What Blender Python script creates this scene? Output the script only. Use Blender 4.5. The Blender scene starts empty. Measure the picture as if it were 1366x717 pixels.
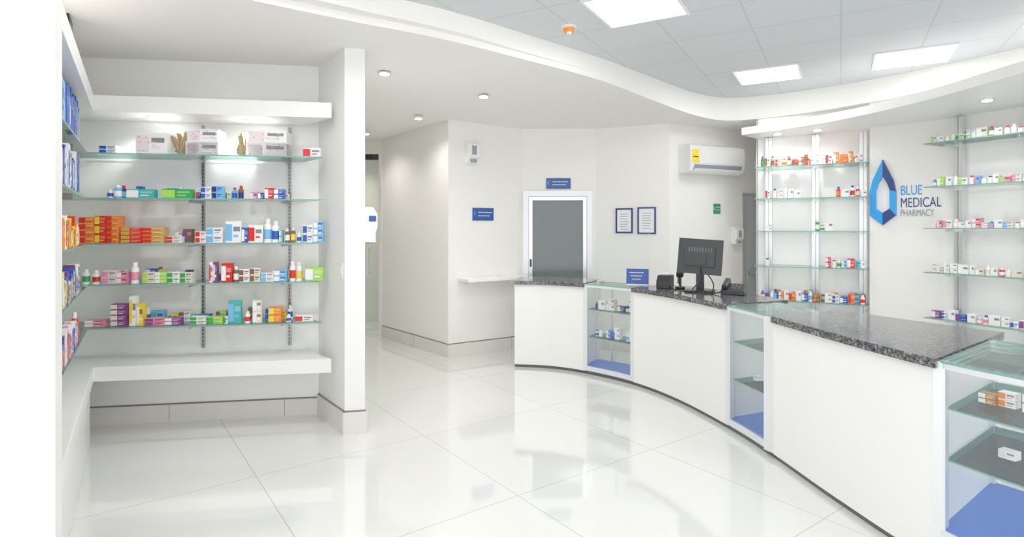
import bpy, math, random
from mathutils import Vector, Matrix
random.seed(7)
S = bpy.context.scene

# ------------------------------------------------------------------ materials
def newmat(name):
    m = bpy.data.materials.new(name); m.use_nodes = True
    nt = m.node_tree
    return m, nt, nt.nodes['Principled BSDF']

def simple(name, col, rough=0.5, metal=0.0, noise=0.0, coat=0.0, nscale=8.0):
    m, nt, b = newmat(name)
    b.inputs['Base Color'].default_value = (*col, 1)
    b.inputs['Roughness'].default_value = rough
    b.inputs['Metallic'].default_value = metal
    b.inputs['Coat Weight'].default_value = coat
    if noise > 0:
        tc = nt.nodes.new('ShaderNodeTexCoord')
        n = nt.nodes.new('ShaderNodeTexNoise'); n.inputs['Scale'].default_value = nscale
        n.inputs['Detail'].default_value = 4
        r = nt.nodes.new('ShaderNodeMix'); r.data_type = 'RGBA'
        r.inputs['A'].default_value = (*[c*(1-noise) for c in col], 1)
        r.inputs['B'].default_value = (*[min(1, c*(1+noise)) for c in col], 1)
        nt.links.new(tc.outputs['Object'], n.inputs['Vector'])
        nt.links.new(n.outputs['Fac'], r.inputs['Factor'])
        nt.links.new(r.outputs['Result'], b.inputs['Base Color'])
    return m

def emis(name, col, st):
    m, nt, b = newmat(name)
    b.inputs['Base Color'].default_value = (*col, 1)
    b.inputs['Emission Color'].default_value = (*col, 1)
    b.inputs['Emission Strength'].default_value = st
    return m

def glassmat(name, tint, refl=0.12, diff=0.0):
    m = bpy.data.materials.new(name); m.use_nodes = True
    nt = m.node_tree; nt.nodes.clear()
    out = nt.nodes.new('ShaderNodeOutputMaterial')
    t = nt.nodes.new('ShaderNodeBsdfTransparent'); t.inputs['Color'].default_value = (*tint, 1)
    g = nt.nodes.new('ShaderNodeBsdfGlossy'); g.inputs['Roughness'].default_value = 0.03
    g.inputs['Color'].default_value = (0.95, 1, 0.98, 1)
    lw = nt.nodes.new('ShaderNodeLayerWeight'); lw.inputs['Blend'].default_value = refl
    mx = nt.nodes.new('ShaderNodeMixShader')
    nt.links.new(lw.outputs['Fresnel'], mx.inputs['Fac'])
    nt.links.new(t.outputs[0], mx.inputs[1]); nt.links.new(g.outputs[0], mx.inputs[2])
    last = mx
    if diff > 0:
        d = nt.nodes.new('ShaderNodeBsdfDiffuse'); d.inputs['Color'].default_value = (*tint, 1)
        m2 = nt.nodes.new('ShaderNodeMixShader'); m2.inputs['Fac'].default_value = diff
        nt.links.new(mx.outputs[0], m2.inputs[1]); nt.links.new(d.outputs[0], m2.inputs[2]); last = m2
    nt.links.new(last.outputs[0], out.inputs['Surface'])
    return m

def tilemat(name, base, line, size, angle, off, lw, rough, coat=0.0, bump=False):
    """square tiles; angle = direction of first axis"""
    m, nt, b = newmat(name)
    N, L = nt.nodes, nt.links
    tc = N.new('ShaderNodeTexCoord')
    def axis(vx, vy, o):
        d = N.new('ShaderNodeVectorMath'); d.operation = 'DOT_PRODUCT'
        d.inputs[1].default_value = (vx/size, vy/size, 0)
        L.new(tc.outputs['Object'], d.inputs[0])
        a = N.new('ShaderNodeMath'); a.operation = 'ADD'; a.inputs[1].default_value = -o/size + 100
        L.new(d.outputs['Value'], a.inputs[0])
        f = N.new('ShaderNodeMath'); f.operation = 'FRACT'; L.new(a.outputs[0], f.inputs[0])
        s = N.new('ShaderNodeMath'); s.operation = 'SUBTRACT'; s.inputs[1].default_value = 0.5
        L.new(f.outputs[0], s.inputs[0])
        ab = N.new('ShaderNodeMath'); ab.operation = 'ABSOLUTE'; L.new(s.outputs[0], ab.inputs[0])
        g = N.new('ShaderNodeMath'); g.operation = 'GREATER_THAN'; g.inputs[1].default_value = 0.5 - lw/size/2
        L.new(ab.outputs[0], g.inputs[0])
        fl = N.new('ShaderNodeMath'); fl.operation = 'FLOOR'; L.new(a.outputs[0], fl.inputs[0])
        return g, fl
    c, s_ = math.cos(angle), math.sin(angle)
    g1, f1 = axis(c, s_, off[0]); g2, f2 = axis(-s_, c, off[1])
    mx = N.new('ShaderNodeMath'); mx.operation = 'MAXIMUM'
    L.new(g1.outputs[0], mx.inputs[0]); L.new(g2.outputs[0], mx.inputs[1])
    cb = N.new('ShaderNodeCombineXYZ'); L.new(f1.outputs[0], cb.inputs[0]); L.new(f2.outputs[0], cb.inputs[1])
    wn = N.new('ShaderNodeTexWhiteNoise'); wn.noise_dimensions = '2D'; L.new(cb.outputs[0], wn.inputs['Vector'])
    v = N.new('ShaderNodeMix'); v.data_type = 'RGBA'
    v.inputs['A'].default_value = (*base, 1); v.inputs['B'].default_value = (*[x*0.975 for x in base], 1)
    L.new(wn.outputs['Value'], v.inputs['Factor'])
    r = N.new('ShaderNodeMix'); r.data_type = 'RGBA'
    r.inputs['B'].default_value = (*line, 1)
    L.new(v.outputs['Result'], r.inputs['A']); L.new(mx.outputs[0], r.inputs['Factor'])
    L.new(r.outputs['Result'], b.inputs['Base Color'])
    b.inputs['Roughness'].default_value = rough
    b.inputs['Coat Weight'].default_value = coat
    b.inputs['Coat Roughness'].default_value = 0.03
    return m

WALL = simple('wall_paint', (0.87, 0.855, 0.82), 0.6, noise=0.012)
WHITE = simple('white_lacquer', (0.88, 0.88, 0.86), 0.35, noise=0.008)
SOFF = simple('soffit_paint', (0.90, 0.885, 0.85), 0.7, noise=0.01)
PANEL = simple('gloss_white_panel', (0.89, 0.89, 0.87), 0.2, coat=0.4)
BASEB = simple('baseboard_tile', (0.74, 0.715, 0.66), 0.25, noise=0.03)
DARKL = simple('dark_joint', (0.20, 0.18, 0.16), 0.6)
ALU = simple('brushed_aluminium', (0.72, 0.74, 0.75), 0.3, metal=0.85, noise=0.05, nscale=40)
ALUW = simple('white_aluminium', (0.78, 0.80, 0.82), 0.3, metal=0.25)
STEEL = simple('slotted_steel', (0.36, 0.37, 0.36), 0.3, metal=0.85)
BLACK = simple('black_plastic', (0.007, 0.008, 0.010), 0.35)
GREYP = simple('grey_plastic', (0.09, 0.095, 0.10), 0.4)
DOORG = simple('grey_door_glass', (0.13, 0.155, 0.155), 0.12, noise=0.06)
DOORD = simple('grey_door', (0.50, 0.53, 0.55), 0.4)
BLUEF = simple('blue_base_panel', (0.02, 0.16, 0.66), 0.3, noise=0.05)
SIGNB = simple('sign_blue', (0.008, 0.06, 0.31), 0.35)
SIGNG = simple('sign_green', (0.015, 0.25, 0.10), 0.4)
PAPER = simple('paper', (0.85, 0.86, 0.86), 0.6)
YEL = simple('label_yellow', (0.95, 0.72, 0.03), 0.5)
ORG = simple('detector_orange', (0.9, 0.26, 0.02), 0.4)
BEIGE = simple('corridor_wall', (0.70, 0.67, 0.60), 0.6, noise=0.03)
GLASS = glassmat('clear_glass', (0.955, 0.985, 0.975), 0.10, 0.05)
GLASSP = glassmat('case_glass', (0.97, 0.985, 0.985), 0.07, 0.03)
GEDGE = simple('green_glass_edge', (0.17, 0.38, 0.33), 0.15)
LBLUE = simple('logo_light_blue', (0.01, 0.31, 0.78), 0.3)
DBLUE = simple('logo_dark_blue', (0.005, 0.03, 0.19), 0.3)
GREYT = simple('logo_grey', (0.28, 0.31, 0.36), 0.4)
LITE = emis('panel_light', (1, 1, 1), 1.8)
LITW = emis('downlight_glow', (1, 0.97, 0.9), 14.0)

m, nt, b = newmat('printed_carton'); CART = m
at = nt.nodes.new('ShaderNodeAttribute'); at.attribute_name = 'Col'
gm = nt.nodes.new('ShaderNodeGamma'); gm.inputs['Gamma'].default_value = 1.35
nt.links.new(at.outputs['Color'], gm.inputs['Color'])
nt.links.new(gm.outputs['Color'], b.inputs['Base Color']); b.inputs['Roughness'].default_value = 0.4

m, nt, b = newmat('granite'); GRAN = m
tc = nt.nodes.new('ShaderNodeTexCoord')
n1 = nt.nodes.new('ShaderNodeTexNoise'); n1.inputs['Scale'].default_value = 55; n1.inputs['Detail'].default_value = 8
n1.inputs['Roughness'].default_value = 0.75
vo = nt.nodes.new('ShaderNodeTexVoronoi'); vo.inputs['Scale'].default_value = 70
rp = nt.nodes.new('ShaderNodeValToRGB')
rp.color_ramp.elements[0].position = 0.44; rp.color_ramp.elements[0].color = (0.012, 0.012, 0.015, 1)
rp.color_ramp.elements[1].position = 0.80; rp.color_ramp.elements[1].color = (0.32, 0.31, 0.315, 1)
e = rp.color_ramp.elements.new(0.60); e.color = (0.05, 0.048, 0.054, 1)
mm = nt.nodes.new('ShaderNodeMath'); mm.operation = 'MULTIPLY_ADD'; mm.inputs[1].default_value = 0.25
nt.links.new(tc.outputs['Object'], n1.inputs['Vector']); nt.links.new(tc.outputs['Object'], vo.inputs['Vector'])
nt.links.new(vo.outputs['Distance'], mm.inputs[0]); nt.links.new(n1.outputs['Fac'], mm.inputs[2])
nt.links.new(mm.outputs[0], rp.inputs['Fac']); nt.links.new(rp.outputs['Color'], b.inputs['Base Color'])
b.inputs['Roughness'].default_value = 0.12

FLOORM = tilemat('polished_floor_tile', (0.77, 0.775, 0.75), (0.50, 0.49, 0.46), 1.2,
                 math.radians(36), (0.82, 2.72), 0.006, 0.06, coat=1.0)
CEILM = tilemat('ceiling_tile', (0.66, 0.69, 0.715), (0.56, 0.585, 0.61), 0.6,
                math.radians(-30), (0, 0), 0.016, 0.8)

# ------------------------------------------------------------------ mesh builder
class MB:
    def __init__(s): s.v = []; s.f = []; s.m = []; s.c = []; s.mats = []
    def mi(s, mat):
        if mat not in s.mats: s.mats.append(mat)
        return s.mats.index(mat)
    def face(s, idx, mat, col): s.f.append(idx); s.m.append(s.mi(mat)); s.c.append(col)
    def prism(s, pts, z0, z1, mat, col=(1, 1, 1), side=None):
        a = sum(pts[i][0]*pts[(i+1) % len(pts)][1]-pts[(i+1) % len(pts)][0]*pts[i][1] for i in range(len(pts)))
        if a < 0: pts = pts[::-1]
        n = len(pts); o = len(s.v); side = side or mat
        s.v += [(p[0], p[1], z0) for p in pts]+[(p[0], p[1], z1) for p in pts]
        s.face([o+i for i in range(n)][::-1], mat, col)
        s.face([o+n+i for i in range(n)], mat, col)
        for i in range(n):
            j = (i+1) % n; s.face([o+i, o+j, o+n+j, o+n+i], side, col)
    def mbox(s, M, sx, sy, sz, mat, col=(1, 1, 1)):
        o = len(s.v)
        for z in (-.5, .5):
            for x, y in ((-.5, -.5), (.5, -.5), (.5, .5), (-.5, .5)):
                s.v.append(tuple(M @ Vector((x*sx, y*sy, z*sz))))
        for q in ((3, 2, 1, 0), (4, 5, 6, 7), (0, 1, 5, 4), (1, 2, 6, 5), (2, 3, 7, 6), (3, 0, 4, 7)):
            s.face([o+i for i in q], mat, col)
    def fbox(s, F, s0, s1, d0, d1, z0, z1, mat, col=(1, 1, 1)):
        s.prism([F(s0, d0), F(s1, d0), F(s1, d1), F(s0, d1)], z0, z1, mat, col)
    def cyl(s, x, y, z0, z1, r, mat, col=(1, 1, 1), n=14, r2=None):
        o = len(s.v); r2 = r if r2 is None else r2
        for z, rr in ((z0, r), (z1, r2)):
            s.v += [(x+rr*math.cos(2*math.pi*i/n), y+rr*math.sin(2*math.pi*i/n), z) for i in range(n)]
        s.face([o+i for i in range(n)][::-1], mat, col); s.face([o+n+i for i in range(n)], mat, col)
        for i in range(n):
            j = (i+1) % n; s.face([o+i, o+j, o+n+j, o+n+i], mat, col)
    def bar(s, p, q, w, z0, z1, mat):
        d = Vector((q[0]-p[0], q[1]-p[1])).normalized(); k = Vector((-d.y, d.x))*w/2
        s.prism([(p[0]+k.x, p[1]+k.y), (p[0]-k.x, p[1]-k.y), (q[0]-k.x, q[1]-k.y), (q[0]+k.x, q[1]+k.y)], z0, z1, mat)
    def profile(s, F, prof, s0, s1, mat, col=(1, 1, 1)):
        o = len(s.v); n = len(prof)
        for ss in (s0, s1):
            for d, z in prof:
                x, y = F(ss, d); s.v.append((x, y, z))
        s.face([o+i for i in range(n)], mat, col); s.face([o+n+i for i in range(n)][::-1], mat, col)
        for i in range(n):
            j = (i+1) % n; s.face([o+j, o+i, o+n+i, o+n+j], mat, col)
    def done(s, name, bevel=0.0, smooth=False):
        me = bpy.data.meshes.new(name)
        xs = [v[0] for v in s.v]; ys = [v[1] for v in s.v]; zs = [v[2] for v in s.v]
        c = ((min(xs)+max(xs))/2, (min(ys)+max(ys))/2, min(zs))
        keep = name in ('floor', 'ceiling')
        if keep: c = (0, 0, 0)
        me.from_pydata([(v[0]-c[0], v[1]-c[1], v[2]-c[2]) for v in s.v], [], s.f)
        for mt in s.mats: me.materials.append(mt)
        me.polygons.foreach_set('material_index', s.m)
        ca = me.color_attributes.new('Col', 'FLOAT_COLOR', 'CORNER')
        for p, col in zip(me.polygons, s.c):
            for li in p.loop_indices: ca.data[li].color = (*col, 1)
        me.validate(); me.update()
        ob = bpy.data.objects.new(name, me); ob.location = c
        S.collection.objects.link(ob)
        if bevel:
            bv = ob.modifiers.new('bevel', 'BEVEL'); bv.width = bevel; bv.segments = 2; bv.limit_method = 'ANGLE'
        if smooth:
            for p in me.polygons: p.use_smooth = True
        return ob

class Frame:
    """wall-aligned frame: s along the wall (left to right), d away from the room"""
    def __init__(f, p, q):
        f.o = Vector(p); d = Vector(q)-f.o; f.len = d.length; f.e = d.normalized()
        f.n = Vector((-f.e.y, f.e.x)); f.ang = math.atan2(f.e.y, f.e.x)
    def __call__(f, s, d):
        v = f.o+f.e*s+f.n*d; return (v.x, v.y)

def catmull(P, t):
    n = len(P)-1; i = min(int(t), n-1); u = t-i
    g = lambda k: Vector(P[k]) if 0 <= k <= n else (Vector(P[0])*2-Vector(P[1]) if k < 0 else Vector(P[n])*2-Vector(P[n-1]))
    a, b_, c, d = g(i-1), g(i), g(i+1), g(i+2)
    return 0.5*((2*b_)+(c-a)*u+(2*a-5*b_+4*c-d)*u*u+(3*b_-a-3*c+d)*u**3)

# ------------------------------------------------------------------ shell
HC = 3.15
def soff_z(y): return 2.97-0.04*(max(3.0, min(8.5, y))-4.5)

fl = MB(); fl.prism([(-8, -2.5), (8, -2.5), (8, 11), (-8, 11)], -0.1, 0, FLOORM); fl.done('floor')
ce = MB(); ce.prism([(-8, -2.5), (8, -2.5), (8, 11), (-8, 11)], HC, HC+0.1, CEILM); ce.done('ceiling')

inner = [(-3.9, -2.5), (-3.4, 1), (-2.8, 2.2), (-2.15, 2.85), (-1.55, 3.30), (-.95, 3.74), (-.42, 4.10), (.10, 4.56), (.80, 5.2),
         (1.55, 6.0), (2.1, 6.55), (2.55, 6.82), (3.0, 6.68), (3.45, 6.33), (3.83, 5.88), (4.14, 5.40), (4.47, 4.75), (4.82, 3.9), (5.2, 2.6), (5.8, -2.5)]
low = list(inner)
low[1:8] = [(-3.7, 1), (-3.1, 2.2), (-2.42, 2.92), (-1.78, 3.42), (-1.12, 3.84), (-.54, 4.17), (.05, 4.60)]
outer = [(-8, -2.5), (-8, 1), (-8, 3), (-8, 6), (-7, 9), (-5, 11), (-2.5, 11), (-1, 11), (.5, 11), (1.5, 11), (2.5, 11), (3.5, 11),
         (4.5, 11), (6, 11), (7, 10.5), (7.5, 9), (8, 7), (8, 5), (8, 3), (8, -2.5)]
sm = MB(); K = 6; T = [i/K for i in range((len(inner)-1)*K+1)]
for t in T:
    a = catmull(inner, t); l_ = catmull(low, t); i = min(int(t), len(outer)-2); bq = Vector(outer[i]).lerp(Vector(outer[i+1]), t-i)
    zl_ = soff_z(l_.y)
    mid = l_.lerp(a, .55)
    sm.v += [(l_.x, l_.y, zl_), (bq.x, bq.y, soff_z(bq.y)), (a.x, a.y, HC-0.001), (l_.x, l_.y, zl_+.05), (mid.x, mid.y, zl_+.05)]
for k in range(len(T)-1):
    o = 5*k
    for q in ((0, 1, 6, 5), (0, 5, 8, 3), (3, 8, 9, 4), (4, 9, 7, 2)): sm.face([o+j for j in q], SOFF, (1, 1, 1))
sm.done('ceiling_soffit')

def wall(name, p, q, h=HC, t=0.12, mat=WALL, s0=0, s1=None, holes=()):
    F = Frame(p, q); mb = MB(); s1 = F.len if s1 is None else s1
    x = s0
    for (a, b_, z0, z1) in holes:
        if a > x: mb.fbox(F, x, a, 0, t, 0, h, mat)
        if z0 > 0: mb.fbox(F, a, b_, 0, t, 0, z0, mat)
        mb.fbox(F, a, b_, 0, t, z1, h, mat); x = b_
    mb.fbox(F, x, s1, 0, t, 0, h, mat)
    mb.done(name); return F

def baseboard(name, F, s0, s1, h=0.16):
    mb = MB(); mb.fbox(F, s0, s1, -0.012, 0, 0, h, BASEB); mb.fbox(F, s0, s1, -0.006, 0, h, h+0.012, DARKL)
    k = s0+0.9
    while k < s1:
        mb.fbox(F, k, k+0.004, -0.0125, 0, 0, h, DARKL); k += 0.9
    mb.done(name)

p1, p2, p3, p4, p5, p6 = (-1.88, 8.27), (-.777, 6.95), (.12, 7.5), (1.10, 7.45), (1.95, 7.05), (3.87, 7.90)
W1 = wall('wall_corridor', p1, p2)
W2 = wall('wall_back_left', p2, p3)
W3 = wall('wall_back_door', p3, p4)
W4 = wall('wall_back_right', p4, p5)
W5 = wall('wall_far_right', p5, p6, holes=((1.22, 1.97, 0, 2.02),))
WE = wall('wall_corridor_end', (-4.5, 8.27), p1, mat=BEIGE, holes=((1.6, 2.60, 0, 2.66),))
mb = MB(); mb.prism([(-5, 9.6), (1, 9.6), (1, 9.7), (-5, 9.7)], 0, HC, BEIGE); mb.done('wall_corridor_beyond')
mb = MB(); mb.prism([(1.2, 9.3), (5, 9.3), (5, 9.4), (1.2, 9.4)], 0, HC, BEIGE); mb.done('wall_storeroom')
baseboard('baseboard_corridor', W1, 0, W1.len); baseboard('baseboard_back_left', W2, 0, W2.len)
baseboard('baseboard_back_right', W4, 0, W4.len); baseboard('baseboard_far_right', W5, 0, 1.15)

# alcove, side shelving
A = Frame((-3.10, 4.22), (-3.10+.9875, 4.22+.158)); SD = Frame((-1.925, 2.43), (-3.10, 4.22)); SL = SD.len
a0, b0 = Vector(SD(0, .42)), Vector(A(0, .41)); det = SD.e.x*(-A.e.y)-SD.e.y*(-A.e.x); rr_ = b0-a0
tS = (rr_.x*(-A.e.y)-rr_.y*(-A.e.x))/det; CORN = tuple(a0+SD.e*tS); sA = (Vector(CORN)-b0).dot(A.e)
AW = wall('wall_alcove_back', CORN, A(1.62, .41), mat=PANEL)
baseboard('baseboard_alcove', AW, 0.1, AW.len-.03, 0.14)
SW = wall('wall_alcove_side', SD(0, .42), CORN)
mb = MB(); part = [(-1.29, 4.39), (-1.14, 4.42), (-1.55, 4.98), (-1.70, 4.93)]
mb.prism(part, 0, HC, WHITE); mb.done('wall_partition')
mb = MB()
for a, b_ in (((-1.70, 4.93), (-1.29, 4.39)), ((-1.29, 4.39), (-1.14, 4.42)), ((-1.14, 4.42), (-1.55, 4.98))):
    F = Frame(a, b_); mb.fbox(F, -0.01, F.len+0.01, -0.014, 0, 0, 0.17, BASEB); mb.fbox(F, 0, F.len, -0.006, 0, 0.17, 0.182, DARKL)
mb.done('baseboard_partition')
mb = MB(); mb.prism([(-1.86, 2.32), (-1.915, 2.425), SD(-.01, .42), (-5, 1.9), (-5, 1.3)], 0, HC, WHITE); mb.done('wall_left')
mb = MB(); mb.prism([(-1.56, 4.97), (-1.68, 4.95), (-4.5, 8.2), (-4.4, 8.27)], 0, HC, WALL); mb.done('wall_corridor_left')

cb_ = tuple(Vector(CORN)+Vector((.01, -.008)))
Lpoly = [SD(0, 0), (-3.10, 4.22), A(1.70, 0.0), A(1.63, .10), A(1.42, .405), cb_, SD(0, .415)]
mb = MB(); mb.prism(Lpoly, 0.45, 0.56, WHITE)
mb.prism([SD(0.0, 0.02), SD(SL-.02, 0.02), SD(tS-.1, .41), SD(0, .41)], 0, 0.45, WHITE)
mb.done('display_bench', bevel=0.004)
mb = MB(); mb.prism(Lpoly, 2.46, 2.58, WHITE)
for s_, d_ in ((.33, .18), (1.05, .18)):
    x, y = A(s_, d_); mb.cyl(x, y, 2.452, 2.46, .045, ALU, n=20); mb.cyl(x, y, 2.449, 2.452, .032, LITW, n=20)
mb.done('shelf_canopy', bevel=0.004)

zs = [2.16, 1.82, 1.475, 1.165, .84]
mb = MB()
gp = [SD(.02, .05), (-3.17, 4.26), A(1.62, .06), A(1.42, .39), A(sA+.05, .39), SD(.02, .39)]
for z in zs: mb.prism(gp, z-.010, z, GLASS, side=GEDGE)
for s_ in (.62, 1.30):
    mb.fbox(A, s_-.011, s_+.011, .385, .41, .6, 2.44, STEEL)
    for k in range(60): mb.fbox(A, s_-.004, s_+.004, .3835, .386, .62+.03*k, .635+.03*k, BLACK)
    for z in zs: mb.prism([A(s_-.003, .39), A(s_+.003, .39), A(s_+.003, .10), A(s_-.003, .10)], z-.032, z-.011, STEEL)
for s_ in (.55, 1.2, 1.85):
    mb.fbox(SD, s_-.011, s_+.011, .395, .42, .6, 2.44, STEEL)
    for z in zs: mb.fbox(SD, s_-.003, s_+.003, .10, .395, z-.032, z-.011, STEEL)
mb.done('glass_display_shelving')

# ------------------------------------------------------------------ products
def carton(mb, F, s0, s1, d, z, h, c1, c2, dep=.09, stack=1):
    hh = h/stack
    for k in range(stack):
        za, zb = z+k*hh+.001, z+(k+1)*hh-.001
        a, b_ = s0+.002, s1-.002; w = b_-a
        mb.fbox(F, a, b_, d, d+dep, za, zb, CART, c1)
        mb.fbox(F, a+w*.0, a+w*.42, d-.0015, d, za+hh*.08, za+hh*.85, CART, c2)
        mb.fbox(F, a+w*.50, a+w*.92, d-.0015, d, za+hh*.52, za+hh*.74, CART, tuple(1-.75*(1-x) if sum(c1) < 1.4 else x*.35 for x in c1))
        mb.fbox(F, a+w*.50, a+w*.80, d-.0015, d, za+hh*.25, za+hh*.36, CART, c2)
def bottle(mb, F, s, d, z, r, h, c1, c2, cap=(.9, .9, .9)):
    x, y = F(s, d+r)
    mb.cyl(x, y, z, z+h*.72, r, CART, c1); mb.cyl(x, y, z+h*.15, z+h*.55, r*1.02, CART, c2)
    mb.cyl(x, y, z+h*.72, z+h*.80, r, CART, c1, r2=r*.6); mb.cyl(x, y, z+h*.80, z+h, r*.6, CART, cap)
W = (.9, .9, .9); B = (.03, .15, .55); R = (.75, .04, .03); G = (.05, .45, .12); LG = (.45, .75, .15); Y = (.9, .7, .08)
O = (.85, .3, .04); P = (.30, .10, .32); K_ = (.85, .35, .5); LB = (.25, .55, .85); BR = (.30, .17, .08); T_ = (.1, .5, .5); C = (.82, .76, .66)
GD = (.65, .45, .12); NV = (.02, .05, .25); PK = (.86, .78, .79)
rows = {
 2.16: [('c', -.02, .10, .06, W, B, .15, 2), ('c', .235, .46, .17, W, PK, .20, 1), ('c', .59, .83, .105, W, PK, .2, 1), ('c', .60, .83, .205, W, PK, .19, 2),
        ('c', 1.03, 1.34, .11, PK, W, .2, 1), ('c', 1.05, 1.34, .21, W, PK, .19, 2), ('c', 1.46, 1.60, .075, W, R, .08, 1)],
 1.82: [('b', .10, .028, .10, LB, W), ('b', .05, .02, .07, W, B), ('c', .17, .37, .07, T_, W, .06, 1), ('c', .42, .64, .075, G, LG, .06, 1), ('c', .70, .78, .09, W, B, .07, 2),
        ('c', .78, .86, .10, LB, NV, .07, 2), ('c', 1.12, 1.17, .05, NV, W, .07, 1), ('c', 1.17, 1.24, .09, R, W, .07, 1), ('c', 1.24, 1.32, .08, B, W, .07, 2), ('c', .66, .70, .05, NV, R, .07, 1)],
 1.475: [('c', -.16, -.05, .20, O, R, .1, 4), ('c', -.05, .03, .21, R, Y, .1, 3), ('c', .03, .12, .21, O, R, .1, 5), ('c', .13, .28, .12, R, GD, .08, 4), ('c', .28, .44, .12, GD, R, .08, 4), ('c', .45, .56, .05, W, R, .07, 2),
         ('c', .66, .74, .09, W, R, .08, 2), ('c', .74, .86, .12, W, LB, .08, 2), ('c', .88, 1.00, .17, W, LB, .07, 1), ('c', 1.0, 1.05, .12, B, W, .07, 1), ('c', 1.05, 1.16, .14, W, R, .07, 1),
         ('b', 1.19, .028, .19, W, LB), ('b', 1.25, .028, .17, W, B), ('c', 1.28, 1.31, .1, T_, W, .06, 2), ('b', 1.34, .018, .11, BR, W), ('b', 1.385, .018, .12, BR, Y), ('b', 1.43, .018, .08, W, B),
         ('c', 1.46, 1.54, .14, W, B, .06, 2), ('c', 1.54, 1.62, .17, LB, W, .06, 3)],
 1.165: [('b', -.12, .025, .11, W, G), ('b', -.05, .025, .10, W, R), ('c', 0, .10, .1, PK, K_, .06, 2), ('c', .10, .18, .09, K_, W, .06, 2), ('b', .22, .028, .16, W, K_), ('c', .28, .37, .085, C, LG, .07, 2), ('c', .37, .46, .085, LG, W, .07, 3),
         ('c', .46, .55, .085, W, G, .07, 2), ('c', .55, .64, .08, C, G, .07, 2), ('c', .76, .79, .16, W, R, .05, 1), ('c', .79, .82, .16, P, W, .05, 1), ('c', .85, .93, .15, R, W, .06, 1), ('b', .955, .02, .12, BR, W), ('c', .98, 1.06, .1, W, BR, .06, 2), ('c', 1.06, 1.14, .11, C, BR, .06, 2),
         ('c', 1.14, 1.24, .07, W, LB, .06, 2), ('c', 1.24, 1.34, .09, LB, W, .06, 2), ('b', 1.38, .022, .16, W, R), ('b', 1.43, .022, .15, W, Y), ('c', 1.48, 1.62, .11, LG, W, .06, 1)],
 .84: [('c', -.12, .02, .05, K_, W, .07, 2), ('c', .06, .17, .17, P, C, .07, 4), ('c', .19, .24, .23, W, Y, .05, 1), ('c', .24, .29, .17, Y, W, .06, 1), ('c', .30, .44, .055, K_, P, .06, 2), ('c', .44, .56, .055, P, W, .06, 2), ('c', .62, .74, .06, W, G, .06, 2), ('c', .74, .86, .055, LG, G, .06, 2),
       ('c', .87, .90, .055, W, G, .06, 1), ('c', .90, 1.0, .18, T_, LB, .03, 1), ('b', 1.04, .02, .09, W, R), ('c', 1.08, 1.15, .18, C, W, .04, 2), ('c', 1.20, 1.30, .12, O, Y, .07, 2), ('b', 1.35, .018, .06, W, B), ('c', 1.40, 1.54, .05, W, R, .06, 1)],
}
PAL = [W, W, W, W, B, C, G, LG, Y, P, K_, LB, BR, T_, C, NV]
def rrow(mb, F, s0, s1, z, d, hmin, hmax, pal, gap=.15, wmin=.04, wmax=.10):
    s_ = s0
    while s_ < s1-wmin:
        if random.random() < gap: s_ += random.uniform(.02, .08); continue
        w = min(random.uniform(wmin, wmax), s1-s_); h = random.uniform(hmin, hmax)
        c1, c2 = random.choice(pal), random.choice(pal)
        if random.random() < .3: bottle(mb, F, s_+.022, d, z, .02, h, c1, c2, random.choice([W, R, B, W])); s_ += .048
        else: carton(mb, F, s_, s_+w, d, z, h, c1, c2, .06, random.choice([1, 1, 2])); s_ += w+.004
for z, L in rows.items():
    mb = MB()
    for it in L:
        if it[0] == 'c': _, a, b_, h, c1, c2, dep, st = it; carton(mb, A, a, b_, .11, z+.001, h, c1, c2, min(dep, .2), st)
        else: _, a, r, h, c1, c2 = it; bottle(mb, A, a, .11, z+.001, r, h, c1, c2)
    if z < 2: rrow(mb, A, .0, 1.35, z+.001, .27, .05, .12, PAL, .35)
    if z > 2:
        for (a, b_, zz, hh) in ((.235, .46, 0, .17), (.59, .83, 0, .105), (.60, .83, .105, .10), (1.03, 1.34, 0, .11), (1.05, 1.34, .11, .10)):
            for k in range(14):
                x = random.uniform(a+.01, b_-.02); q = z+zz+random.uniform(.01, hh-.02)
                mb.fbox(A, x, x+.012, .1075, .1085, q, q+.008, CART, random.choice([(.75, .45, .50), (.55, .5, .55), (.8, .6, .62)]))
        for s_ in (.53, .98):   # crumpled brown paper bags
            for k in range(5):
                x, y = A(s_+random.uniform(-.03, .03), .2)
                M = Matrix.Translation((x, y, z+.06+.02*k)) @ Matrix.Rotation(random.uniform(-.5, .5), 4, 'Y') @ Matrix.Rotation(random.uniform(0, 2), 4, 'Z')
                mb.mbox(M, .07, .06, .10, CART, (.45, .36, .22))
    mb.done('medicine_boxes')
sidepal = {2.16: [B, LB, B, NV, LB, B, W], 1.82: [B, LB, W, W, NV], 1.475: [R, O, W, Y, BR], 1.165: [W, LG, P, B, Y], .84: [R, W, K_, B, O]}
for z, pal in sidepal.items():
    mb = MB(); hm, hn = (.28, .22) if z > 2 else ((.27, .18) if z > 1.6 else (.2, .11))
    rrow(mb, SD, .03, 1.75, z+.001, .055, hn, hm, pal, .03); rrow(mb, SD, .04, 2.0, z+.001, .24, .16, .26, pal, .05)
    mb.done('medicine_boxes')

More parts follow.
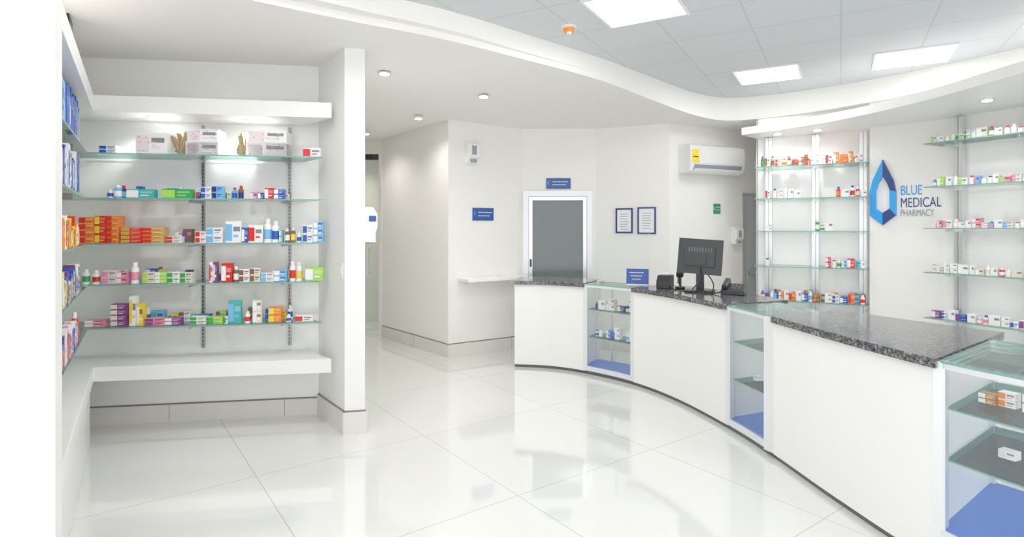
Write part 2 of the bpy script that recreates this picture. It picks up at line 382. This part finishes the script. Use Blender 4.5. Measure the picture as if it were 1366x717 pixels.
# ------------------------------------------------------------------ right side: shelving walls
U1 = Frame((2.75, 6.45), (3.75, 5.90)); U2 = Frame((3.9, 5.4), (4.33, 4.45))
F1 = wall('wall_right_shelving', U1(0, .35), U1(1.14, .35), mat=PANEL)
LG_ = wall('wall_logo', (3.78, 6.02), (4.2, 5.55), t=0.3)
F2 = wall('wall_right', (4.2, 5.55), U2(3.2, .30), mat=PANEL)
mb = MB(); mb.prism([U1(-.02, .35), U1(-.02, .47), (3.9, 8.0), (4.0, 7.9), (3.1, 6.9)], 0, HC, WALL); mb.done('wall_right_return')

def metal_shelves(F, ups, s0, s1, zl, dback, d0=.0):
    mb = MB()
    for z in zl: mb.prism([F(s0, d0), F(s1, d0), F(s1, dback-.01), F(s0, dback-.01)], z-.010, z, GLASS, side=GEDGE)
    for u in ups:
        mb.fbox(F, u-.035, u+.035, dback-.05, dback-.002, 0.05, 2.64, ALU)
        mb.fbox(F, u-.004, u+.004, dback-.052, dback-.049, 0.05, 2.64, STEEL)
        for z in zl: mb.fbox(F, u-.004, u+.004, d0+.05, dback-.05, z-.035, z-.011, ALU)
    mb.done('metal_display_shelving')
zL = [2.28, 1.92, 1.555, 1.16, .78]; zR = [2.39, 1.98, 1.59, 1.175, .745]
metal_shelves(U1, (.12, .60, 1.06), 0, 1.10, zL, .35)
metal_shelves(U2, (.16, .72, 1.3, 1.9), 0, 2.4, zR, .30)
for i, z in enumerate(zL):
    mb = MB()
    for a, b_ in [((.05, 1.08),), ((.1, .5), (.8, 1.08)), ((.1, .2), (.6, .8)), ((.1, .16), (.7, 1.08)), ((.05, 1.08),)][i]:
        rrow(mb, U1, a, b_, z+.001, .08, .06, .13, [[R, W, O, G, BR, C, W, W], [O, W, W, C, W, R], [W, G], [W, LB, R, G, W, W], [B, W, LB, R, O, W, BR, B, W]][i], .08, .04, .08)
    if i in (0, 4): rrow(mb, U1, .05, 1.08, z+.001, .20, .06, .12, [W, C, BR, O, LB], .2)
    mb.done('medicine_boxes')
for i, z in enumerate(zR):
    mb = MB(); rrow(mb, U2, .04, 2.2, z+.001, .05, .045, .09, [[W, LG, G, W, C, W, W, W], [W, LG, K_, W, LB, W, W], [W, K_, W, C, W, W, LB], [W, C, W, R, C, W, W], [P, W, B, W, W, W, K_]][i], .05, .04, .09); mb.done('medicine_boxes')

# curved canopy with downlights
cf = [(2.62, 6.50), (2.95, 6.05), (3.24, 5.5), (3.42, 4.75), (3.47, 3.95), (3.50, 3.1), (3.55, 2.2)]
cbk = [(2.90, 6.78), (3.45, 6.45), (3.85, 6.0), (4.35, 5.4), (4.75, 4.6), (5.1, 3.8), (5.5, 2.7)]
mb = MB(); fr = [tuple(catmull(cf, i/6)) for i in range(37)]; bk = [tuple(catmull(cbk, i/6)) for i in range(37)]
for i in range(36): mb.prism([fr[i], fr[i+1], bk[i+1], bk[i]], 2.65, 2.73, WHITE)
CL = ((2.98, 6.4), (3.3, 6.15), (3.92, 4.7), (4.2, 3.6))
for x, y in CL:
    mb.cyl(x, y, 2.643, 2.65, .05, ALU, n=20); mb.cyl(x, y, 2.640, 2.643, .035, LITW, n=20)
mb.done('curved_canopy')

# logo
mb = MB()
def lpt(cx, cz, pts): return [(cx+x, cz+z) for x, z in pts]
cx, cz = .125, 1.96
def plate(F, pts, hole, d0, mat):
    o = len(mb.v); n = len(pts)
    for dd in (d0, 0.0):
        for ring in (pts, hole):
            for x, z in ring:
                q = F(x, dd); mb.v.append((q[0], q[1], z))
    for i in range(n):
        j = (i+1) % n
        mt = mat[i % len(mat)]
        mb.face([o+i, o+j, o+n+j, o+n+i], mt, (1, 1, 1))
        mb.face([o+i, o+2*n+i, o+2*n+j, o+j], mt, (1, 1, 1)); mb.face([o+n+i, o+n+j, o+3*n+j, o+3*n+i], mt, (1, 1, 1))
outp = lpt(cx, cz, [(0, .34), (.095, .12), (.118, .0), (.118, -.24), (0, -.34), (-.118, -.24), (-.118, .0), (-.095, .12)])
inp = lpt(cx, cz, [(0, .17), (.045, .08), (.062, .02), (.062, -.17), (0, -.215), (-.062, -.17), (-.062, .02), (-.045, .08)])
plate(LG_, outp, inp, -.03, [DBLUE, DBLUE, LBLUE, DBLUE, LBLUE, LBLUE, LBLUE, LBLUE])
logo = mb.done('logo_sign')
def wtext(F, txt, s_, z, h, wid, mat, parent, bold=0.0):
    cu = bpy.data.curves.new(txt, 'FONT'); cu.body = txt; cu.size = h*1.4; cu.extrude = .002; cu.offset = bold
    ob = bpy.data.objects.new('lettering_'+txt.lower(), cu); S.collection.objects.link(ob); cu.materials.append(mat)
    bpy.context.view_layer.update()
    sc = wid/max(ob.dimensions.x, .001)
    x, y = F(s_, -.004)
    M = Matrix.Translation((x, y, z)) @ Matrix.Rotation(F.ang, 4, 'Z') @ Matrix.Rotation(math.pi/2, 4, 'X') @ Matrix.Diagonal((sc, 1, 1, 1))
    ob.parent = parent; ob.matrix_parent_inverse = parent.matrix_world.inverted(); ob.matrix_basis = M
    return ob
bpy.context.view_layer.update()
wtext(LG_, 'BLUE', .275, 1.925, .10, .18, LBLUE, logo)
wtext(LG_, 'MEDICAL', .275, 1.80, .10, .335, DBLUE, logo)
wtext(LG_, 'PHARMACY', .275, 1.71, .07, .28, GREYT, logo)

# ------------------------------------------------------------------ counter
CF = [(.03, 6.5), (.42, 6.42), (.79, 6.2), (1.22, 5.75), (1.5, 5.2), (1.70, 4.5), (1.80, 3.92), (1.87, 3.3), (1.98, 2.65), (2.2, 2.1)]
CB = [(.1, 7.0), (.52, 6.93), (1.05, 6.65), (1.65, 6.1), (2.05, 5.45), (2.3, 4.75), (2.4, 4.2), (2.6, 3.75), (2.85, 3.3), (3.2, 2.75)]
def cpt(t, k, off=0):
    a, b_ = catmull(CF, t), catmull(CB, t); d = (b_-a); return tuple(a+d*k+d.normalized()*off)
def cseg(t0, t1, k0, k1, off0=0, off1=0, n=16):
    ts = [t0+(t1-t0)*i/n for i in range(n+1)]
    return [cpt(t, k0, off0) for t in ts], [cpt(t, k1, off1) for t in ts]
def cprism(mb, t0, t1, k0, k1, z0, z1, mat, off0=0, off1=0, n=16):
    a, b_ = cseg(t0, t1, k0, k1, off0, off1, n); mb.prism(a+b_[::-1], z0, z1, mat)
for t0, t1 in ((0, 2), (3, 5), (6, 8)):
    mb = MB(); n = 24
    cprism(mb, t0, t1, 0, .95, .035, .945, WHITE, n=n)
    cprism(mb, t0, t1, 0, .9, 0, .035, GREYP, .02, 0, n=n)
    cprism(mb, t0, t1, 0, 1, .945, .99, GRAN, -.03, .0, n=n)
    mb.done('service_counter')
def case(t0, t1, shelves, kb, zb, w2=.024, opq=(True, True)):
    mb = MB(); n = 6; g = .012
    t0 += g; t1 -= g
    cprism(mb, t0, t1, 0, kb, 0.0, .04, GREYP, .02, 0, n)
    cprism(mb, t0, t1, 0, kb, .04, zb, ALUW, 0, 0, n)
    cprism(mb, t0, t1, 0, kb, zb, zb+.006, BLUEF, .01, -.01, n)
    cprism(mb, t0, t1, 0, 0, zb+.006, .95, GLASSP, .004, .010, n)      # front glass
    cprism(mb, t0, t1, kb, kb, zb+.006, .95, GLASSP, -.010, -.004, n)
    for t, op in ((t0, opq[0]), (t1, opq[1])):
        for k, o in ((0, .022), (kb, -.022)):
            c = Vector(cpt(t, k, o))
            d = (Vector(cpt(t, 1))-Vector(cpt(t, 0))).normalized(); e_ = Vector((-d.y, d.x))
            w = .024; wl = w if t == t0 else w2
            mb.prism([tuple(c+d*w+e_*(wl*2-w if t == t1 else w)), tuple(c-d*w+e_*(wl*2-w if t == t1 else w)), tuple(c-d*w-e_*w), tuple(c+d*w-e_*w)], .04, .975, ALUW)
        mb.bar(cpt(t, 0, .02), cpt(t, kb, -.02), .03, .945, .97, ALUW)
        mb.bar(cpt(t, 0, .02), cpt(t, kb, -.02), .008, zb+.006, .945, WHITE if op else GLASSP)
    cprism(mb, t0, t1, 0, 0, .945, .97, ALUW, .002, .03, n)
    cprism(mb, t0, t1, kb, kb, .945, .97, ALUW, -.03, -.002, n)
    a, b_ = cseg(t0, t1, 0, kb, .0, -.0, n); mb.prism(a+b_[::-1], .970, .982, GLASS, side=GEDGE)
    for z in shelves:
        a, b_ = cseg(t0+.03, t1-.03, 0, kb, .04, -.04, n); mb.prism(a+b_[::-1], z-.008, z, GLASSP, side=GEDGE)
    for t in (t0+.3*(t1-t0), t0+.75*(t1-t0)):
        c = cpt(t, kb, -.05); mb.cyl(c[0], c[1], zb+.006, .945, .010, ALU)
    mb.done('glass_display_case')
case(2, 3, (.40, .70), .7, .09); case(5, 6, (.40, .70), .8, .09, .05); case(8, 9, (.52, .76), .75, .20, .024, (True, False))
mb = MB()
Fc = Frame(cpt(2.1, .15), cpt(2.9, .15))
for z, p in ((.401, [B, W, W, LB]), (.701, [W, LB, NV, C, W])):
    rrow(mb, Fc, 0, Fc.len, z, .05, .06, .13, p, .2)
mb.done('medicine_boxes')
mb = MB(); Fc = Frame(cpt(5.15, .2), cpt(5.85, .2))
for z in (.401, .701): rrow(mb, Fc, 0, Fc.len, z, .05, .04, .07, [W, LB, C], .5)
mb.done('medicine_boxes')
mb = MB(); Fc = Frame(cpt(8.10, .25), cpt(8.9, .25))
for k, s_ in enumerate((.03, .10, .20, .28, .36, .44)):
    carton(mb, Fc, s_, s_+.07, .0+.02*(k % 2), .761, .05+.02*(k % 3), [(.60, .33, .1), W, (.72, .45, .2), W, (.6, .3, .1), C][k], [W, O, W, O, W, BR][k], .05, 2)
for s_ in (.10, .30): carton(mb, Fc, s_, s_+.07, .02, .521, .04, W, C, .05, 1)
mb.done('medicine_boxes')

# ------------------------------------------------------------------ items on the counter
CZ = .991
def R3(x, y, z, rz, rx=0): return Matrix.Translation((x, y, z)) @ Matrix.Rotation(rz, 4, 'Z') @ Matrix.Rotation(rx, 4, 'X')
mb = MB(); rz = math.radians(-24); mx, my = 1.77, 5.36
mb.mbox(R3(mx, my, CZ+.009, rz), .26, .19, .018, BLACK)
mb.mbox(R3(mx, my+.0, CZ+.09, rz, .08), .07, .05, .16, BLACK)
M = R3(mx, my, CZ+.33, rz, -.14) @ Matrix.Rotation(.06, 4, 'Y')
mb.mbox(M, .40, .035, .33, BLACK)
mb.mbox(M @ Matrix.Translation((0, -.028, 0)), .27, .03, .19, BLACK)
mb.mbox(M @ Matrix.Translation((0, -.045, -.03)), .12, .02, .10, BLACK)
mb.mbox(M @ Matrix.Translation((0, .0185, .005)), .36, .002, .25, DOORG)
for k in range(9): mb.mbox(M @ Matrix.Translation((-.1+.025*k, -.0435, .06)), .012, .002, .04, GREYP)
mb.done('computer_monitor', bevel=.004)
mb = MB(); F = Frame((1.42, 5.62), (1.60, 5.52))
mb.profile(F, [(0, CZ), (.20, CZ), (.20, CZ+.13), (.06, CZ+.13), (0, CZ+.07)], 0, .13, BLACK)
mb.fbox(F, .03, .10, .10, .13, CZ+.13, CZ+.15, PAPER)
mb.done('receipt_printer', bevel=.006)
mb = MB(); x, y = 1.66, 5.62
mb.cyl(x, y, CZ, CZ+.02, .05, BLACK, n=20); mb.cyl(x, y, CZ+.02, CZ+.12, .012, BLACK)
mb.mbox(R3(x, y, CZ+.155, rz, .35), .065, .11, .05, BLACK); mb.mbox(R3(x, y+.03, CZ+.10, rz, -.3), .035, .035, .11, GREYP)
mb.done('barcode_scanner', bevel=.006)
mb = MB(); F = Frame((1.88, 5.14), (2.08, 5.02))
mb.profile(F, [(0, CZ), (.18, CZ), (.18, CZ+.09), (0, CZ+.04)], 0, .20, BLACK)
mb.mbox(R3(*F(.035, .09), CZ+.095, F.ang, .27), .045, .19, .035, BLACK)
mb.mbox(R3(*F(.035, .02), CZ+.065, F.ang, .27), .05, .05, .04, BLACK); mb.mbox(R3(*F(.035, .16), CZ+.105, F.ang, .27), .05, .05, .04, BLACK)
for i in range(3):
    for j in range(4): mb.mbox(R3(*F(.09+.03*i, .04+.03*j), CZ+.055+.008*j, F.ang, .27), .018, .016, .012, GREYP)
mb.done('desk_telephone', bevel=.005)
def cable(pts, r=.006):
    cu = bpy.data.curves.new('cable', 'CURVE'); cu.dimensions = '3D'; cu.bevel_depth = r
    sp = cu.splines.new('BEZIER'); sp.bezier_points.add(len(pts)-1)
    for bp, p in zip(sp.bezier_points, pts): bp.co = p; bp.handle_left_type = bp.handle_right_type = 'AUTO'
    cu.materials.append(BLACK); ob = bpy.data.objects.new('cable', cu); S.collection.objects.link(ob)
cable([(1.77, 5.33, 1.22), (1.72, 5.24, 1.10), (1.66, 5.22, 1.0), (1.74, 5.18, 1.0), (1.84, 5.16, 1.0), (1.90, 5.12, 1.02)])
cable([(1.80, 5.33, 1.20), (1.86, 5.26, 1.06), (1.80, 5.20, 1.0), (1.68, 5.26, 1.0), (1.56, 5.48, 1.0), (1.54, 5.54, 1.04)])
mb = MB(); F = Frame((1.20, 5.98), (1.42, 5.90))
mb.fbox(F, .0, .22, .0, .07, CZ, CZ+.008, PAPER)
M = R3(*F(.11, .035), CZ+.09, F.ang, -.12); mb.mbox(M, .23, .006, .16, SIGNB)
for k in range(3): mb.mbox(M @ Matrix.Translation((-.01, -.004, .04-.035*k)), .15-.03*k, .002, .006, PAPER)
mb.done('counter_sign')
# clear acrylic screen standing on the counter
mb = MB(); F = Frame((.95, 6.47), (1.455, 6.04))
mb.fbox(F, 0, F.len, 0, .005, CZ+.01, CZ+.54, GLASSP)
for s_ in (0, F.len-.004): mb.fbox(F, s_, s_+.004, -.0005, .0055, CZ+.01, CZ+.54, ALUW)
for s_ in (.05, F.len-.09): mb.fbox(F, s_, s_+.04, -.05, .055, CZ-.005, CZ+.012, ALUW)
mb.done('acrylic_screen')

# ------------------------------------------------------------------ wall fixtures
def sign(F, s0, s1, z0, z1, mat, name, lines=2):
    mb = MB(); mb.fbox(F, s0, s1, -.014, -.001, z0, z1, mat); w = s1-s0; h = z1-z0
    mb.fbox(F, s0+w*.06, s0+w*.11, -.016, -.014, z0+h*.4, z0+h*.7, LBLUE if mat is SIGNB else PAPER)
    for k in range(lines):
        zc = z0+h*(.65-.27*k)
        x = s0+w*.26
        while x < s0+w*(.86-.06*k):
            ww = w*random.uniform(.04, .09); mb.fbox(F, x, x+ww, -.016, -.014, zc-h*.025, zc+h*.025, PAPER); x += ww+w*.02
    mb.done(name)
sign(W2, .33, .63, 1.68, 1.84, SIGNB, 'wall_sign')
sign(W3, .33, .65, 2.10, 2.24, SIGNB, 'wall_sign')
sign(W5, .70, .81, 1.77, 1.90, SIGNG, 'exit_sign')
def picture(F, sc, w, z0, z1):
    mb = MB(); a, b_ = sc-w/2, sc+w/2; f = .010
    mb.fbox(F, a, b_, -.012, -.001, z0, z1, SIGNB)
    for q in ((a-f, a+f, z0-f, z1+f), (b_-f, b_+f, z0-f, z1+f), (a, b_, z0-f, z0+f), (a, b_, z1-f, z1+f)): mb.fbox(F, q[0], q[1], -.022, -.001, q[2], q[3], DBLUE)
    mb.fbox(F, a+f, b_-f, -.015, -.012, z0+f, z1-f, PAPER)
    for k in range(7): mb.fbox(F, a+.045, b_-.045-.01*(k % 3), -.0165, -.015, z1-.07-.032*k, z1-.062-.032*k, GREYT)
    mb.done('framed_certificate')
picture(W4, .375, .20, 1.53, 1.83); picture(W4, .66, .21, 1.52, 1.84)

def dispenser(F, sc, z0, z1, w, dep, name):
    mb = MB(); a, b_ = sc-w/2, sc+w/2; h = z1-z0
    mb.profile(F, [(-.001, z0+.02), (-.001, z1), (-dep*.6, z1), (-dep, z1-h*.15), (-dep, z0+h*.35), (-dep*.7, z0+h*.2), (-dep*.7, z0)], a, b_, WHITE)
    mb.fbox(F, a+w*.3, b_-w*.3, -dep-.003, -dep, z0+h*.40, z0+h*.80, GREYT)
    mb.fbox(F, a+w*.25, b_-w*.25, -dep*.9, -dep*.72, z0+h*.06, z0+h*.2, GREYT)
    mb.done(name, bevel=.006)
dispenser(W2, .307, 2.38, 2.66, .16, .10, 'soap_dispenser')
dispenser(W5, 1.06, 1.37, 1.60, .12, .10, 'soap_dispenser')
PF = Frame((-1.55, 4.98), (-1.14, 4.42))  # corridor face of the partition; the corridor is on the +d side
mb = MB(); a, b_ = .56, .69
mb.profile(PF, [(.002, 1.48), (.002, 1.755), (.07, 1.755), (.105, 1.70), (.105, 1.60), (.09, 1.55), (.09, 1.48)], a, b_, WHITE)
mb.fbox(PF, a-.001, b_+.001, .03, .095, 1.64, 1.69, SIGNB)
mb.fbox(PF, a+.02, b_-.02, .04, .08, 1.47, 1.48, GREYT)
mb.done('hand_sanitizer_dispenser', bevel=.004)
mb = MB(); mb.fbox(W2, .12, 1.0, -.30, -.001, .94, .975, WHITE)
mb.profile(W2, [(-.001, .94), (-.25, .94), (-.001, .86)], .25, .27, WHITE); mb.profile(W2, [(-.001, .94), (-.25, .94), (-.001, .86)], .85, .87, WHITE)
mb.done('wall_ledge', bevel=.003)
mb = MB(); mb.fbox(W2, .3, .55, -.2, -.08, .976, .985, PAPER); mb.fbox(W2, .62, .8, -.2, -.1, .976, .99, PAPER); mb.done('leaflets')

# door with grey glass
mb = MB(); a, b_, zt = .03, .93, 2.07
for q in ((a, a+.07, 0, zt), (b_-.07, b_, 0, zt), (a+.07, b_-.07, zt-.07, zt)): mb.fbox(W3, q[0], q[1], -.05, -.001, q[2], q[3], ALUW)
for q in ((a+.075, a+.12, .02, zt-.075), (b_-.12, b_-.075, .02, zt-.075), (a+.12, b_-.12, zt-.12, zt-.075), (a+.12, b_-.12, .02, .12)):
    mb.fbox(W3, q[0], q[1], -.035, -.001, q[2], q[3], ALU)
mb.fbox(W3, a+.12, b_-.12, -.018, -.001, .12, zt-.12, DOORG)
mb.fbox(W3, a+.085, a+.11, -.075, -.035, 1.08, 1.18, BLACK)
mb.done('door_1')
mb = MB()
for q in ((1.19, 1.24, 0, 2.05), (1.95, 2.0, 0, 2.05), (1.24, 1.95, 2.0, 2.05)): mb.fbox(W5, q[0], q[1], -.015, .10, q[2], q[3], ALU)
mb.fbox(W5, 1.245, 1.945, .01, .05, .01, 1.995, DOORD); mb.fbox(W5, 1.29, 1.33, -.04, .01, .98, 1.02, ALU); mb.fbox(W5, 1.29, 1.42, -.05, -.035, .985, 1.01, ALU)
mb.done('door_2')
mb = MB()
for q in ((1.6, 1.64, 0, 2.66), (2.56, 2.60, 0, 2.66), (1.64, 2.56, 2.58, 2.66), (1.64, 2.56, 0, .10)): mb.fbox(WE, q[0], q[1], .02, .08, q[2], q[3], BLACK if q[2] > 2 else ALU)
mb.fbox(WE, 1.64, 2.56, .045, .055, .10, 2.58, GLASS); mb.fbox(WE, 2.40, 2.425, -.03, .0, .9, 1.3, ALU)
mb.fbox(WE, 2.40, 2.425, 0, .045, .92, .95, ALU); mb.fbox(WE, 2.40, 2.425, 0, .045, 1.25, 1.28, ALU)
mb.done('door_3')

# air conditioner
mb = MB(); z0, z1 = 2.26, 2.62; q0, q1 = .14, 1.02
mb.profile(W5, [(-.001, z0+.02), (-.001, z1), (-.15, z1), (-.19, z1-.02), (-.215, z1-.07), (-.22, z0+.11), (-.19, z0+.03), (-.12, z0)], q0, q1, WHITE)
mb.profile(W5, [(-.222, z0+.105), (-.194, z0+.025), (-.192, z0+.025), (-.218, z0+.108)], q0+.06, q1-.05, GREYT)
mb.profile(W5, [(-.205, z0+.02), (-.235, z0+.05), (-.23, z0+.055), (-.20, z0+.026)], q0+.06, q1-.05, WHITE)
mb.fbox(W5, q0+.02, q1-.02, -.2215, -.219, z0+.118, z0+.121, GREYT)
mb.fbox(W5, q0+.02, q0+.13, -.224, -.217, z0+.125, z1-.075, YEL); mb.fbox(W5, q0+.035, q0+.115, -.2255, -.224, z0+.19, z0+.205, BLACK)
mb.fbox(W5, q0+.15, q0+.23, -.2235, -.217, z0+.14, z1-.09, PAPER)
mb.done('air_conditioner', bevel=.004)

PFf = Frame((-1.70, 4.93), (-1.29, 4.39))
mb = MB(); mb.fbox(PFf, .60, .655, -.008, -.001, 1.20, 1.32, PAPER); mb.fbox(PFf, .615, .64, -.012, -.008, 1.23, 1.29, WHITE); mb.done('light_switch')

mb = MB(); mb.cyl(.44, 4.40, HC-.02, HC, .06, WHITE, n=28); mb.cyl(.44, 4.40, HC-.045, HC-.02, .035, ORG, n=28, r2=.05); mb.cyl(.44, 4.40, HC-.06, HC-.045, .02, WHITE, n=20); mb.done('smoke_detector')
mb = MB(); mb.fbox(SD, 1.62, 1.80, .10, .14, 2.74, 3.0, BLACK); mb.fbox(SD, 1.69, 1.73, .11, .13, 2.97, 3.10, BLACK); mb.fbox(SD, 1.635, 1.785, .096, .10, 2.76, 2.98, GREYP); mb.done('wall_television')

# ------------------------------------------------------------------ lights
ux, vx = Vector((math.cos(math.radians(-30)), math.sin(math.radians(-30)))), Vector((-math.sin(math.radians(-30)), math.cos(math.radians(-30))))
def panel(c, power):
    mb = MB(); F = Frame(tuple(c), tuple(c+ux)); h = .28
    mb.prism([F(-h, -h), F(h, -h), F(h, h), F(-h, h)], HC-.012, HC-.004, LITE)
    for q in ((-.30, -.28, -.3, .3), (.28, .30, -.3, .3), (-.28, .28, -.3, -.28), (-.28, .28, .28, .3)): mb.fbox(F, q[0], q[1], q[2], q[3], HC-.016, HC-.001, WHITE)
    ob = mb.done('ceiling_light_panel')
    ld = bpy.data.lights.new('panel_lamp', 'AREA'); ld.shape = 'SQUARE'; ld.size = .55; ld.energy = power; ld.color = (1, .99, .97)
    lo = bpy.data.objects.new('panel_lamp', ld); lo.location = (c.x, c.y, HC-.02); lo.rotation_euler = (0, 0, math.radians(-30)); S.collection.objects.link(lo)
    lo.parent = ob; lo.matrix_parent_inverse = Matrix.Translation(ob.location).inverted()
base = Vector((.875, 4.0))
for c, pw in ((base, 14), (base+ux*.6+vx*2.4, 8), (base+ux*1.8+vx*2.4, 1.8), (base+ux*3.0+vx*1.8, 2.5), (base-ux*1.8-vx*1.8, 22), (base+ux*.6-vx*2.4, 13), (base+ux*2.4-vx*.6, 7), (base-ux*2.4-vx*4.2, 20), (base+ux*.6-vx*5.4, 13)):
    panel(c, pw)
def downlight(x, y, power=14):
    z = soff_z(y); mb = MB(); mb.cyl(x, y, z-.008, z+.004, .055, ALU, n=24); mb.cyl(x, y, z-.011, z-.008, .04, LITW, n=24); ob = mb.done('recessed_downlight')
    ld = bpy.data.lights.new('spot', 'SPOT'); ld.energy = power; ld.spot_size = math.radians(140); ld.spot_blend = .9; ld.shadow_soft_size = .05; ld.color = (1, .96, .9)
    lo = bpy.data.objects.new('downlight_lamp', ld); lo.location = (x, y, z-.02); S.collection.objects.link(lo); lo.parent = ob; lo.matrix_parent_inverse = Matrix.Translation(ob.location).inverted()
for x, y, pw in ((-1.12, 5.0, 36), (-.285, 5.75, 30), (-1.1, 6.7, 26), (-1.95, 7.6, 24), (-2.6, 9.0, 40), (-2.55, 3.25, 40)): downlight(x, y, pw)  # last two are unseen added fill: one beyond the glass door, one by the alcove
def spot(x, y, z, e, name='shelf_lamp'):
    ld = bpy.data.lights.new(name, 'SPOT'); ld.energy = e; ld.spot_size = math.radians(160); ld.spot_blend = .9; ld.shadow_soft_size = .04
    lo = bpy.data.objects.new(name, ld); lo.location = (x, y, z); S.collection.objects.link(lo)
for s_, d_ in ((.33, .18), (1.05, .18)): spot(*A(s_, d_), 2.44, 34)
for x, y in CL: spot(x, y, 2.63, 12)

w = bpy.data.worlds.new('World'); S.world = w; w.use_nodes = True
w.node_tree.nodes['Background'].inputs[0].default_value = (0.97, 0.985, 1, 1); w.node_tree.nodes['Background'].inputs[1].default_value = 1.5

S.view_settings.view_transform = 'Standard'; S.view_settings.look = 'None'; S.view_settings.exposure = 0.40; S.view_settings.gamma = 1.2

cd = bpy.data.cameras.new('camera'); cam = bpy.data.objects.new('camera', cd); S.collection.objects.link(cam)
cam.location = (0, 0, 1.6); cam.rotation_euler = (math.pi/2, 0, 0)
cd.sensor_width = 36; cd.sensor_fit = 'HORIZONTAL'; cd.lens = 36*760/1366; cd.shift_y = -(358.5-303)/1366; cd.clip_start = .05
S.camera = cam
